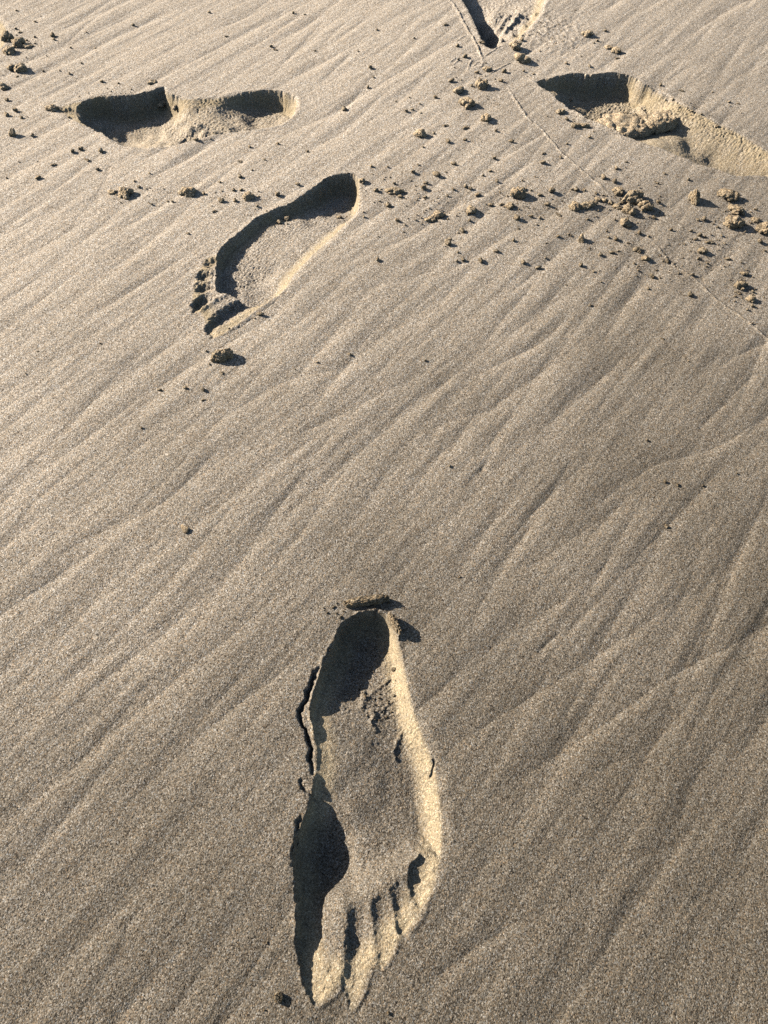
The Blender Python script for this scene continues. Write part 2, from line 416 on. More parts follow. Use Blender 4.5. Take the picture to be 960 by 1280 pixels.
p3.bump(236,155,9,12,10,4); p3.bump(254,160,10,12,0,6); p3.bump(266,160,12,12,0,5); p3.bump(246,150,8,8,0,3)
p3.bump(228,165,4,12,-20,-4)
p3.bump(347,147,6,8,10,5); p3.bump(352,141,5,6,0,4)
p3.ridge([(205,118),(222,123),(240,124),(262,122)], 1.5, 3, 1.2, 43)
p3.rough([(140,140,0.3),(190,165,0.5),(235,155,1.0),(225,140,0.8),(260,155,1.0),(280,135,0.8),(320,130,0.6),(320,150,0.8),(365,130,0.9),(105,130,0.6),(160,120,0.9)], 1.5, 0.0045, 320)
p3.done(1.0, 0.8)

# ---- the print at the upper right with a fallen slab in it
O4 = [(671,101),(691,96),(716,91),(735,92),(752,91),(769,91),(791,95),(803,104),(813,107),(835,119),(848,127),(860,134),(891,151),(907,159),(922,166),(954,185),(978,200),(982,212),
      (960,218),(941,219),(925,219),(910,217),(895,212),(879,208),(854,198),(829,186),(804,179),(779,169),(766,163),(754,158),(729,147),(716,138),(701,127),(685,113)]
p4 = Print(O4); p4.floor = 0.65
p4.ragged(1.2, 2.8, 400)
p4.carve(O4,
  [(690,108,10),(715,115,26),(740,125,38),(765,130,40),(790,130,36),(740,142,34),(752,150,22),(768,152,15),(790,150,13),(770,162,13),(812,130,24),(815,150,12),(835,140,14),(800,168,9),(825,172,6),(845,165,9),(850,188,12),(868,193,15),(875,172,17),(890,199,23),
   (905,185,24),(915,205,28),(938,206,28),(952,206,25)],
  [(680,104,10),(716,91,6),(769,93,5),(800,102,8),(830,117,18),(860,134,45),(885,148,62),(900,156,64),(922,167,60),(950,183,48),(965,192,36),(975,210,24),(940,218,9),(900,214,9),(860,200,10),(829,186,12),(800,178,10),(779,168,6),(740,152,5),(700,126,5)])
p4.ridge([(805,108),(812,122),(822,130),(830,124)], 4, 4, 1.5, 51)
p4.ridge([(780,168),(760,160),(735,150),(715,138)], 2.2, 2.2, 1.0, 53)
p4.ridge([(848,196),(866,203),(885,210),(910,217)], 1.0, 2.0, 0.5, 54)
p4.bump(850,178,26,20,-20,3)
p4.rough([(740,125,0.9),(780,105,1.0),(815,115,1.0),(835,122,1.0),(850,131,1.0),(870,142,1.0),(890,153,1.0),(905,161,1.0),(922,169,1.0),(945,182,0.9),(860,160,0.2),(900,178,0.2),(935,195,0.2),(880,192,0.2),(820,175,0.1),(910,200,0.2),(700,105,0.9)], 2.0, 0.0042, 420)
p4.done(1.0, 0.9)

# ---- the print cut by the top edge, toes towards the viewer
O5 = [(570,-60),(574,-20),(578,0),(586,14),(592,26),(599,42),(605,54),(612,60),(620,60),(630,53),(645,50),(655,42),(663,33),(672,22),(678,8),(684,-15),(688,-50),(670,-85),(630,-100),(590,-90)]
p5 = Print(O5, 0.02)
p5.ragged(1.0, 1.2, 500)
p5.carve(O5,
  [(584,0,22),(597,18,36),(609,38,40),(617,50,34),(614,26,38),(588,-15,16),(600,4,20),(622,10,9),(590,-40,14),(632,8,13),(625,22,17),(640,28,9),(632,42,10),(650,15,9),(660,5,8),(660,28,6),(648,40,6),(600,-50,18),(650,-50,12)],
  [(575,0,6),(590,24,5),(603,50,4),(618,60,5),(635,52,7),(660,36,14),(675,12,16),(684,-15,16),(575,-50,10),(640,-95,14)])
p5.ridge([(628,32),(640,22),(652,10)], 5, 3.5, 0.7, 61)
p5.bump(640,26,7,9,40,-4); p5.bump(649,16,6,9,40,-4)
p5.bump(645,47,8,6,0,-5); p5.bump(660,24,7,8,0,-5); p5.bump(649,38,8,9,0,-6); p5.bump(664,14,6,7,0,-4)
p5.bump(627,44,8,12,0,8); p5.bump(640,38,7,9,0,6); p5.bump(655,30,7,9,0,5); p5.bump(668,14,7,9,0,4); p5.bump(656,44,5,6,0,-4); p5.ridge([(622,24),(632,14),(640,6)], 2.4, 3, 1.2, 62)
p5.rough([(610,30,0.2),(640,15,0.8),(650,35,0.7),(665,10,0.6),(640,-40,0.4)], 1.8, 0.006, 520)
p5.done(0.9, 1.0)

# ---- the sliver of a print at the left edge
O6 = [(8,38),(6,50),(-6,62),(-30,70),(-60,66),(-80,50),(-78,30),(-55,14),(-25,10),(-6,18),(4,28)]
p6 = Print(O6, 0.02)
p6.ragged(1.0, 1.2, 600)
p6.carve(O6, [(-10,40,12),(-40,40,20)], [(0,40,22),(-40,12,8),(-75,40,6),(-40,68,8)])
p6.rough([(0,40,0.6)], 1.5, 0.006, 620)
p6.done(1.0, 0.6)

# ------------------------------------------------------------------ small relief on the open sand
class Open(Print):
    def __init__(s, x0, y0, x1, y1):
        c = PA([(x0, y0), (x1, y0), (x1, y1), (x0, y1)])
        s.w = win_of(c, 0.01); s.x, s.y = X[s.w], Y[s.w]; s.h = np.zeros(s.x.shape); s.rag = 0 * s.x
    def end(s):
        edge = np.minimum.reduce([s.x - s.x.min(), s.x.max() - s.x, s.y - s.y.min(), s.y.max() - s.y])
        H_PRINT[s.w] += s.h * sstep(edge / 0.006)
o = Open(540, -5, 990, 460)
o.ridge([(557,-12),(561,0),(568,8),(575,22),(585,38),(595,55),(602,72),(606,80)], 1.9, 1.0, 0.9, 71)
o.ridge([(634,106),(640,118),(648,130),(660,148),(675,160),(690,178),(700,190),(725,212),(749,232),(764,247)], 1.4, 1.0, 0.9, 72)
o.ridge([(815,302),(830,318),(846,335),(868,348),(890,370),(911,386),(930,400),(955,420),(980,440)], 1.4, 1.0, 0.9, 73)
for i, c in enumerate([[(562,50),(570,51),(577,47),(584,44)], [(560,80),(566,81),(573,75),(570,73),(562,78)], [(592,83),(600,84),(604,78),(598,77),(591,83)],
                       [(606,70),(612,66),(620,62)], [(618,62),(626,58)], [(585,88),(588,78),(592,74)], [(611,92),(622,86),(640,76)]]):
    o.ridge(c, 1.1, 0.9, 0.5, 80 + i)
m = np.exp(-(((o.x - P(690, 38)[0]) / 0.05) ** 2 + ((o.y - P(690, 38)[1]) / 0.07) ** 2))
o.h += 0.0022 * m * np.clip(gnoise(o.x / 0.006, o.y / 0.006, 90) + 0.1, 0, 1)
m = np.exp(-(((o.x - P(870, 320)[0]) / 0.07) ** 2 + ((o.y - P(870, 320)[1]) / 0.05) ** 2))
o.h += 0.0012 * m * np.clip(gnoise(o.x / 0.005, o.y / 0.005, 91), 0, 1)
o.end()

inside = sstep((IN + 0.004) / 0.008)
Z = base(X, Y) + (A + rip_extra) * (1 - 0.85 * inside) + H_PRINT
Z += 0.00035 * gnoise(X / 0.0035, Y / 0.0035, 95) * inside

# ------------------------------------------------------------------ normals of the whole sheet
P3 = np.stack([X, Y, Z], -1)
du = np.empty_like(P3); dv = np.empty_like(P3)
du[:, 1:-1] = P3[:, 2:] - P3[:, :-2]; du[:, 0] = P3[:, 1] - P3[:, 0]; du[:, -1] = P3[:, -1] - P3[:, -2]
dv[1:-1] = P3[2:] - P3[:-2]; dv[0] = P3[1] - P3[0]; dv[-1] = P3[-1] - P3[-2]
N3 = np.cross(du, dv); N3 /= np.linalg.norm(N3, axis=-1, keepdims=True)
VERT, NORM = P3.reshape(-1, 3), N3.reshape(-1, 3)
OPEN_LIT_F = OPEN_LIT.reshape(-1)
del du, dv

def ground_z(x, y):
    r = np.interp(y, Y1, np.arange(NY)); r0 = int(min(r, NY - 2)); fr = r - r0
    s = x / float(half_w(np.float64(y))); c = np.interp(s, S, np.arange(NX)); c0 = int(min(c, NX - 2)); fc = c - c0
    z = Z[r0:r0 + 2, c0:c0 + 2]
    return float((z[0, 0] * (1 - fc) + z[0, 1] * fc) * (1 - fr) + (z[1, 0] * (1 - fc) + z[1, 1] * fc) * fr)

# ------------------------------------------------------------------ materials
def sand_material(name, clod=None):
    m = bpy.data.materials.new(name); m.use_nodes = True; m.cycles.use_bump_map_correction = False
    nt = m.node_tree; N, L = nt.nodes, nt.links
    N.clear()
    out = N.new('ShaderNodeOutputMaterial'); bs = N.new('ShaderNodeBsdfPrincipled')
    L.new(bs.outputs[0], out.inputs[0])
    geo = N.new('ShaderNodeNewGeometry')
    def vor(scale, feat='F1'):
        v = N.new('ShaderNodeTexVoronoi'); v.feature = feat; v.inputs['Scale'].default_value = scale
        L.new(geo.outputs['Position'], v.inputs['Vector']); return v
    def noi(scale, det=2.0, rough=0.5):
        v = N.new('ShaderNodeTexNoise'); v.inputs['Scale'].default_value = scale
        v.inputs['Detail'].default_value = det; v.inputs['Roughness'].default_value = rough
        L.new(geo.outputs['Position'], v.inputs['Vector']); return v
    def ramp(src, stops):
        r = N.new('ShaderNodeValToRGB'); L.new(src, r.inputs[0])
        e = r.color_ramp.elements
        while len(e) < len(stops): e.new(0.5)
        for el, (p_, c_) in zip(e, stops):
            el.position = p_; el.color = (*c_, 1)
        return r
    def math_(op, a, b=None, c=None):
        n = N.new('ShaderNodeMath'); n.operation = op
        for i, v in enumerate((a, b, c)):
            if v is None: continue
            if isinstance(v, (int, float)): n.inputs[i].default_value = v
            else: L.new(v, n.inputs[i])
        return n.outputs[0]
    def mix(kind, f, a, b):
        n = N.new('ShaderNodeMix'); n.data_type = 'RGBA'; n.blend_type = kind
        if isinstance(f, (int, float)): n.inputs[0].default_value = f
        else: L.new(f, n.inputs[0])
        for i, v in ((6, a), (7, b)):
            if isinstance(v, tuple): n.inputs[i].default_value = (*v, 1)
            else: L.new(v, n.inputs[i])
        return n.outputs[2]
    grain = vor(1600.0); gsep = N.new('ShaderNodeSeparateColor'); L.new(grain.outputs['Color'], gsep.inputs[0])
    cr = ramp(gsep.outputs[0], [(0.0, (0.08, 0.07, 0.06)), (0.12, (0.22, 0.185, 0.145)), (0.28, (0.44, 0.375, 0.29)), (0.60, (0.56, 0.485, 0.385)), (0.80, (0.68, 0.61, 0.51)), (1.0, (1.0, 0.95, 0.88))])
    # a few rusty and grey grains
    tint = ramp(gsep.outputs[1], [(0.0, (1.14, 0.95, 0.76)), (0.16, (1.02, 0.99, 0.95)), (0.75, (1, 1, 1)), (1.0, (0.88, 0.98, 1.10))])
    col = mix('MULTIPLY', 1.0, cr.outputs[0], tint.outputs[0])
    g2 = noi(780.0, 2.0, 0.6)
    r2 = ramp(g2.outputs['Fac'], [(0.28, (0.54, 0.54, 0.55)), (0.5, (1.03, 1.02, 1.01)), (0.72, (1.50, 1.47, 1.43))])
    col = mix('MULTIPLY', 1.0, col, r2.outputs[0])
    soft = mix('MIX', 0.45, col, (0.50, 0.435, 0.345))
    # damp patches, with the light's fading towards the near right painted in
    big = noi(6.0, 3.0, 0.55)
    sep = N.new('ShaderNodeSeparateXYZ'); L.new(geo.outputs['Position'], sep.inputs[0])
    g = math_('ADD', math_('MULTIPLY', sep.outputs[0], 0.55), math_('MULTIPLY', sep.outputs[1], -0.78))
    g = math_('ADD', g, math_('MULTIPLY', math_('SUBTRACT', big.outputs['Fac'], 0.5), 0.55))
    damp = N.new('ShaderNodeMapRange'); damp.interpolation_type = 'SMOOTHSTEP'
    damp.inputs['From Min'].default_value = -0.85; damp.inputs['From Max'].default_value = 0.10
    L.new(g, damp.inputs['Value'])
    damp_dim = damp.outputs[0]
    wet_shaded = mix('MULTIPLY', 1.0, col, (0.535, 0.508, 0.462))
    dry_lit = mix('MULTIPLY', 1.0, col, (1.48, 1.435, 1.39))
    col = mix('MIX', damp_dim, dry_lit, wet_shaded)
    # heavier dark grains gathered along the draining lines
    mp = N.new('ShaderNodeMapping'); mp.inputs['Scale'].default_value = (7.0, 85.0, 1.0)
    m0 = N.new('ShaderNodeMapping'); m0.inputs['Rotation'].default_value = (0, 0, math.radians(-50)); L.new(geo.outputs['Position'], m0.inputs['Vector']); L.new(m0.outputs[0], mp.inputs['Vector'])
    sn = N.new('ShaderNodeTexNoise'); sn.inputs['Scale'].default_value = 1.0; sn.inputs['Detail'].default_value = 3.0; L.new(mp.outputs[0], sn.inputs['Vector'])
    sr = ramp(sn.outputs['Fac'], [(0.30, (0.77, 0.78, 0.80)), (0.47, (1.0, 1.0, 1.0)), (0.75, (1.07, 1.06, 1.05))])
    col = mix('MULTIPLY', 1.0, col, sr.outputs[0])
    ex = N.new('ShaderNodeAttribute'); ex.attribute_name = 'opened_lit'
    fresh_lit = mix('MULTIPLY', 1.0, soft, (1.42, 1.28, 1.00))  # sunlit yellow of the walls mixed into the sand colour
    if clod:
        col = mix('MULTIPLY', 1.0, col, clod)
    else:
        col = mix('MIX', ex.outputs['Fac'], col, fresh_lit)
    L.new(col, bs.inputs['Base Color'])
    rg = ramp(gsep.outputs[2], [(0.0, (0.92,) * 3), (0.9, (0.85,) * 3), (0.97, (0.30,) * 3)])
    L.new(rg.outputs[0], bs.inputs['Roughness'])
    bs.inputs['Specular IOR Level'].default_value = 0.25
    # grain relief
    n3 = noi(900.0, 2.0, 0.6)
    h1 = math_('MULTIPLY', grain.outputs['Distance'], -0.55)
    h2 = math_('MULTIPLY', gsep.outputs[2], 0.35)
    hh = math_('ADD', math_('ADD', h1, h2), math_('MULTIPLY', n3.outputs['Fac'], 1.1))
    hh = math_('ADD', hh, math_('MULTIPLY', g2.outputs['Fac'], 1.0))
    bp = N.new('ShaderNodeBump'); bp.inputs['Strength'].default_value = 0.62; bp.inputs['Distance'].default_value = 0.00062
    L.new(hh, bp.inputs['Height']); L.new(bp.outputs[0], bs.inputs['Normal'])
    return m

SAND = sand_material('beach_sand')
CLOD = sand_material('clod_sand', (1.08, 0.98, 0.81))
SLAB = sand_material('slab_sand', (1.28, 1.17, 0.98))
CRUMB = sand_material('crumb_sand', (0.76, 0.70, 0.59))

# ------------------------------------------------------------------ meshes from the grid
idx = np.arange(NX * NY).reshape(NY, NX)
QUAD = np.stack([idx[:-1, :-1], idx[:-1, 1:], idx[1:, 1:], idx[1:, :-1]], -1).reshape(-1, 4)
FIN = (IN[:-1, :-1] + IN[1:, 1:]).reshape(-1) * 0.5
FOWN = np.maximum(OWNER[:-1, :-1], OWNER[1:, 1:]).reshape(-1)
FX = (X[:-1, :-1] + X[1:, 1:]).reshape(-1) * 0.5
FY = (Y[:-1, :-1] + Y[1:, 1:]).reshape(-1) * 0.5
FOWN = np.where(FIN > -0.005, FOWN, 0)

def mesh_obj(name, faces, mat, origin=(0, 0, 0), parent=None):
    used, inv = np.unique(faces.reshape(-1), return_inverse=True)
    v = (VERT[used] - np.array(origin)).astype(np.float32)
    me = bpy.data.meshes.new(name)
    nf = len(faces)
    me.vertices.add(len(v)); me.vertices.foreach_set('co', v.reshape(-1))
    me.loops.add(nf * 4); me.loops.foreach_set('vertex_index', inv.astype(np.int32))
    me.polygons.add(nf)
    me.polygons.foreach_set('loop_start', np.arange(0, nf * 4, 4, dtype=np.int32))
    me.polygons.foreach_set('use_smooth', np.ones(nf, bool))
    me.update(calc_edges=True); me.validate()
    at = me.attributes.new('opened_lit', 'FLOAT', 'POINT'); at.data.foreach_set('value', OPEN_LIT_F[used].astype(np.float32))
    me.normals_split_custom_set_from_vertices(NORM[used].astype(np.float32))
    me.materials.append(mat)
    o = bpy.data.objects.new(name, me); COL.objects.link(o)
    if parent is not None: o.parent = parent
    return o

def tag(o, label=None, cat=None, group=None, kind=None):
    if label: o['label'] = label
    if cat: o['category'] = cat
    if group: o['group'] = group
    if kind: o['kind'] = kind
    return o

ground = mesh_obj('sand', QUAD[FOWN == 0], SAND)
tag(ground, kind='structure')

def footprint(pr, centre, label, seeds):
    cx, cy = P(*centre); cz = float(base(np.float64(cx), np.float64(cy)))
    f = FOWN == pr.idx
    fq, fx, fy = QUAD[f], FX[f], FY[f]
    if len(seeds) == 1:
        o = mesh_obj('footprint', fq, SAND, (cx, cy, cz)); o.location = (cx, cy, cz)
        return tag(o, label, 'footprint')
    e = bpy.data.objects.new('footprint', None); COL.objects.link(e); e.location = (cx, cy, cz); e.empty_display_size = 0.02
    tag(e, label, 'footprint')
    best = np.full(len(fx), 1e9); who = np.zeros(len(fx), int)
    for i, (nm, pts) in enumerate(seeds):
        for px, py in pts:
            gx, gy = P(px, py); d = np.hypot(fx - gx, fy - gy)
            b_ = d < best; best[b_] = d[b_]; who[b_] = i
    for i, (nm, pts) in enumerate(seeds):
        if (who == i).any():
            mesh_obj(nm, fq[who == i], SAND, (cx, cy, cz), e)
    return e

footprint(p1, (460, 1000), 'large near bare footprint with toes pointing down, cracked left edge and raised dark heel hollow', [
    ('heel_print', [(450,800),(455,840),(440,880)]), ('arch_print', [(450,930),(450,980),(500,960),(420,960)]),
    ('ball_print', [(410,1060),(460,1060),(510,1040),(400,1095),(440,1100)]),
    ('toe_print', [(400,1140),(400,1180),(400,1220),(398,1250)]), ('toe_print', [(450,1145),(448,1180),(443,1215),(440,1250)]),
    ('toe_print', [(481,1128),(482,1160),(480,1195)]), ('toe_print', [(506,1108),(508,1135),(510,1160)]), ('toe_print', [(535,1085),(532,1110),(528,1130)])])
footprint(p2, (350, 310), 'shallow bare footprint slanting to the lower left with four small round toe dents', [
    ('heel_print', [(430,240),(410,265)]), ('arch_print', [(380,265),(365,300),(350,280)]), ('ball_print', [(310,320),(300,350),(330,350)]),
    ('toe_print', [(305,385),(285,392),(268,408)]), ('toe_print', [(250,379),(243,388)]), ('toe_print', [(253,361)]), ('toe_print', [(254,346)]), ('toe_print', [(263,328)])])
footprint(p3, (215, 150), 'sideways footprint at upper left with a deep black forefoot hollow and oval shaded heel', [
    ('forefoot_print', [(110,140),(150,150),(190,150)]), ('arch_print', [(235,150),(250,150)]), ('heel_print', [(300,140),(340,135)])])
footprint(p4, (820, 160), 'deep footprint at upper right with crumbling walls around a fallen slab of sand', [
    ('forefoot_print', [(700,110),(740,130),(780,140)]), ('arch_print', [(830,150),(840,175)]), ('heel_print', [(890,185),(930,200),(950,200)])])
footprint(p5, (630, 10), 'footprint cut off by the top edge with black wedge shadow and toe marks', [
    ('ball_print', [(600,-20),(600,10),(640,-10)]), ('toe_print', [(612,40),(622,50)]), ('toe_print', [(642,24),(640,36)]), ('toe_print', [(652,38)]), ('toe_print', [(662,22)]), ('toe_print', [(668,8)])])
footprint(p6, (-5, 40), 'sunlit rim of a footprint cut off by the left edge', [('rim', [(0, 40)])])

# ------------------------------------------------------------------ clumps and crumbs of sand
def icosphere(sub):
    import bmesh
    bm = bmesh.new(); bmesh.ops.create_icosphere(bm, subdivisions=sub, radius=1.0)
    bm.verts.ensure_lookup_table()
    v = np.array([t.co[:] for t in bm.verts]); f = np.array([[q_.index for q_ in p_.verts] for p_ in bm.faces]); bm.free()
    return v, f
ICO = {k: icosphere(k) for k in (3, 4, 5)}

def noise3(v, sc, seed):
    return (gnoise(v[:, 0] * sc + 3.1, v[:, 1] * sc + v[:, 2] * sc * 0.7, seed) + gnoise(v[:, 1] * sc - 5.2, v[:, 2] * sc + v[:, 0] * sc * 0.6, seed + 1) + gnoise(v[:, 2] * sc + 1.7, v[:, 0] * sc - v[:, 1] * sc * 0.5, seed + 2)) / 1.6

def lump_mesh(name, sub, nod, seed, size=(1, 1, 1), rough=0.10, nod_r=(0.35, 0.6)):
    """one closed lumpy surface: the outer hull of a handful of nodules seen from the middle"""
    rs = np.random.RandomState(seed)
    d, f = ICO[sub]
    r = np.full(len(d), 0.42)
    for k in range(nod):
        c = rs.normal(size=3); c /= np.linalg.norm(c); c[2] = abs(c[2]) * 0.9 - 0.15
        rad = rs.uniform(*nod_r); c *= rs.uniform(0.45, 0.95) * (1.0 - 0.35 * rad)
        bq = d @ c; disc = bq * bq - (c @ c - rad * rad)
        hit = np.where(disc > 0, bq + np.sqrt(np.maximum(disc, 0)), 0)
        r = np.maximum(r, hit)
    fac = rs.normal(size=(9, 3)); fac /= np.linalg.norm(fac, axis=1)[:, None]
    cut = rs.uniform(0.62, 1.0, 9)
    for nn_, c_ in zip(fac, cut):                       # broken facets
        dn = d @ nn_; r = np.where(dn > 0.15, np.minimum(r, c_ / np.maximum(dn, 0.15)), r)
    r = r * (1 + rough * noise3(d, 5.0, seed) + rough * 0.6 * noise3(d, 12.0, seed + 7) + rough * 0.35 * noise3(d, 26.0, seed + 9))
    v = d * r[:, None] * np.array(size)
    me = bpy.data.meshes.new(name)
    me.from_pydata(v.tolist(), [], f.tolist()); me.polygons.foreach_set('use_smooth', np.ones(len(f), bool))
    at = me.attributes.new('opened_lit', 'FLOAT', 'POINT'); at.data.foreach_set('value', np.ones(len(v), np.float32) * 0.7)
    me.materials.append(CLOD); me.update()
    return me

def put_lump(name, me, px, py, scale, label, cat, group=None, rz=0.0, sink=0.25, dz=0.0):
    x, y = P(px, py)
    o = bpy.data.objects.new(name, me); COL.objects.link(o)
    zb = min(v.co.z for v in me.vertices) if len(me.vertices) < 12000 else -0.5
    z = ground_z(x, y)
    o.location = (x, y, z - zb * scale * (1 - 2 * sink) * 1.0 + dz)
    o.scale = (scale,) * 3; o.rotation_euler = (0, 0, rz)
    return tag(o, label, cat, group)

# big ones: (px, py, width px, (sx,sy,sz), nodules, rz degrees, label)
BIG = [
 (652,74,17,(1.15,0.9,0.8),3,20,'smooth pale egg shaped clod nearest below the top footprint'),
 (643,58,15,(1.1,0.9,0.9),6,0,'dark rounded clod right at the toes of the top footprint'),
 (583,130,18,(1,1,0.95),5,30,'round pale clod, largest of the trail below the top footprint'),
 (602,106,14,(0.9,1,1.25),6,0,'tall knobbly clod standing next to the trail line below the top footprint'),
 (573,114,14,(1.3,0.8,0.6),4,25,'low flat tan clod just above the large round pale clod'),
 (607,149,13,(1,0.8,0.8),6,70,'jagged clod below the large round pale clod'),
 (609,86,10,(1.2,0.8,0.8),5,0,'small clod beside scratched loops under the top footprint'),
 (525,168,13,(1.1,0.9,0.8),6,0,'small lumpy clod alone left of the clod trail'),
 (648,244,20,(0.95,0.95,0.95),9,0,'big knobbly clod with long shadow in the middle of the scatter'),
 (637,258,11,(1.1,1.0,0.7),6,40,'clod touching the near side of the big knobbly clod'),
 (548,266,15,(1.05,0.9,0.8),8,10,'lumpy clod with long shadow right of the middle footprint heel'),
 (538,272,11,(1.3,0.7,0.6),5,0,'thin low clod tucked against the lumpy clod by the middle heel'),
 (589,262,13,(0.9,1.1,0.7),7,0,'dark shaded clod between the two lumpy clods of the scatter'),
 (492,239,15,(1.3,0.8,0.6),6,0,'wide dark clod beside the heel of the middle footprint'),
 (734,257,17,(1.5,0.7,0.6),10,16,'long low clod with wide shadow left of the knobbly heap'),
 (717,260,14,(1.0,0.9,0.9),9,0,'rounded beaded clod joined to the left end of the long low clod'),
 (747,250,8,(1.1,0.9,0.7),6,0,'first of four small clods strung from the long low clod to the heap'),
 (755,251,8,(1.2,0.9,0.7),6,40,'second of four small clods strung towards the knobbly heap'),
 (763,254,7,(1.0,0.9,0.8),5,0,'third of four small clods strung towards the knobbly heap'),
 (771,258,10,(1.3,0.8,0.6),6,-20,'last and longest of four small clods strung up to the knobbly heap'),
 (772,240,14,(1.1,0.9,0.75),8,0,'topmost clod of the knobbly heap beside the trail line'),
 (790,248,22,(1.2,0.8,0.8),12,10,'largest dark clod in the knobbly heap right of centre'),
 (785,264,17,(0.9,1.0,0.9),10,0,'beaded clod on the near left of the knobbly heap'),
 (806,259,17,(1,0.9,0.9),10,0,'beaded clod on the right end of the knobbly heap'),
 (781,279,14,(0.95,0.95,0.9),7,0,'rounded clod at the near end of the knobbly heap'),
 (867,249,17,(0.7,0.9,1.35),8,0,'tall stacked clod standing with a wide shadow near the right edge'),
 (909,244,19,(1.15,0.9,0.7),11,0,'beaded clod right of the tall stacked clod'),
 (920,263,16,(0.9,1.2,0.9),10,60,'upright beaded clod in the ragged heap near the right edge'),
 (917,280,21,(1.05,0.9,0.9),12,0,'biggest clod of the ragged heap near the right edge'),
 (955,286,19,(1,0.9,0.9),9,0,'pale clod cut off by the right edge'),
 (944,275,10,(1.2,0.9,0.6),6,0,'low dark clod between the ragged heap and the edge clod'),
 (726,299,11,(0.8,0.9,1.1),5,0,'lone upright clod below the long low clod'),
 (925,357,15,(1.1,0.9,0.8),9,0,'largest of the stacked clods low at the right edge'),
 (938,374,11,(1,0.9,0.8),6,0,'pale clod under the stacked clods low at the right edge'),
 (930,342,8,(1.3,0.8,0.7),5,0,'small flat clod atop the stacked clods low at the right edge'),
 (876,314,11,(1,0.9,0.9),7,0,'knotted clod in the crumbs between the heaps'),
 (807,323,11,(1.1,0.9,0.7),5,0,'pale bright clod in the crumbs below the knobbly heap'),
 (796,312,10,(1,0.9,0.8),6,0,'dark little clod just above the pale bright clod'),
 (280,446,22,(1.15,0.62,1.1),7,22,'single clod with black shadow just beyond the big toe of the middle footprint'),
 (158,242,17,(1.05,0.9,0.8),9,0,'dark knobbly clod below the upper left footprint'),
 (235,240,17,(1.1,0.9,0.8),10,0,'crumbly clod halfway along the row above the middle footprint'),
 (310,246,14,(1.1,0.9,0.8),7,0,'pale clod with long shadow on the right of the row above the middle footprint'),
 (140,241,9,(1.2,0.9,0.7),6,0,'small clod at the left end of the row'),
 (11,47,16,(1,0.9,0.9),9,0,'topmost dark clod of the heap at the left edge'),
 (24,54,17,(1,0.9,0.9),9,0,'biggest dark clod of the heap at the left edge'),
 (11,64,13,(1.1,0.9,0.8),7,0,'lowest dark clod of the heap at the left edge'),
 (34,57,9,(1.3,0.9,0.6),5,0,'flat clod on the right of the left edge heap'),
 (15,85,10,(0.9,0.9,0.9),6,0,'left one of the clod pair under the left edge heap'),
 (26,86,14,(1,0.9,0.85),7,0,'right one of the clod pair under the left edge heap'),
 (3,108,12,(1,0.9,0.8),6,0,'dark clod cut off by the left edge'),
 (17,168,10,(0.7,0.9,1.15),4,0,'small upright dark clod with a thin shadow near the left edge'),
 (65,136,11,(1.3,0.9,0.7),6,0,'dark clod at the left tip of the upper left footprint'),
 (200,110,14,(1.1,0.9,0.8),6,0,'dark clod perched on the far rim of the upper left footprint'),
 (190,103,10,(1.2,0.9,0.7),5,20,'pale flat clod behind the one perched on the rim'),
 (217,121,8,(1,0.9,0.9),6,0,'clod on the rim between the two hollows of the upper left footprint'),
 (735,42,12,(1.2,0.9,0.8),8,0,'dark knotted clod beyond the upper right footprint'),
 (771,62,11,(1,0.9,0.8),6,0,'pale clod right of the dark knotted clod beyond the upper right footprint'),
 (761,58,8,(1.2,0.9,0.6),5,0,'flat clod between the two clods beyond the upper right footprint'),
 (701,139,11,(1.1,0.8,0.7),6,0,'clod on the near left rim of the upper right footprint'),
 (726,156,13,(1.5,0.7,0.5),6,-10,'wide flat clod on the near rim of the upper right footprint'),
 (453,227,9,(1,0.9,0.9),6,0,'clod perched at the heel tip of the middle footprint'),
 (347,1244,13,(0.8,1.1,1),4,30,'lone pebble of sand left of the big toe of the near footprint'),
 (233,661,11,(1.4,0.7,0.6),4,-40,'lone small clod in the empty rippled sand left of centre'),
 (493,827,6,(1,0.9,0.9),4,0,'tiny dark clod on the right heel wall of the near footprint'),
 (423,253,6,(1,0.9,0.9),4,0,'pale crumb lying in the heel hollow of the middle footprint'),
 (348,268,8,(1,0.9,0.9),6,0,'crumb on the far edge of the middle footprint, left of its neighbour'),
 (357,263,8,(1,0.9,0.9),6,0,'crumb on the far edge of the middle footprint, right of its neighbour'),
]
for i, (px, py, wpx, sz, nn, rz, lab) in enumerate(BIG):
    r = 0.5 * wpx * mmpx(px, py) * MM * 1.2
    me = lump_mesh('sand_clump', 5 if wpx > 9 else 4, nn if nn < 5 else nn * 2 + 2, 500 + i * 13, sz, 0.07 if nn < 5 else 0.13, (0.5, 0.75) if nn < 5 else ((0.20, 0.42) if nn > 7 else (0.26, 0.5)))
    put_lump('sand_clump', me, px, py + 0.12 * wpx, r, lab, 'sand clump', None, math.radians(rz), 0.27)

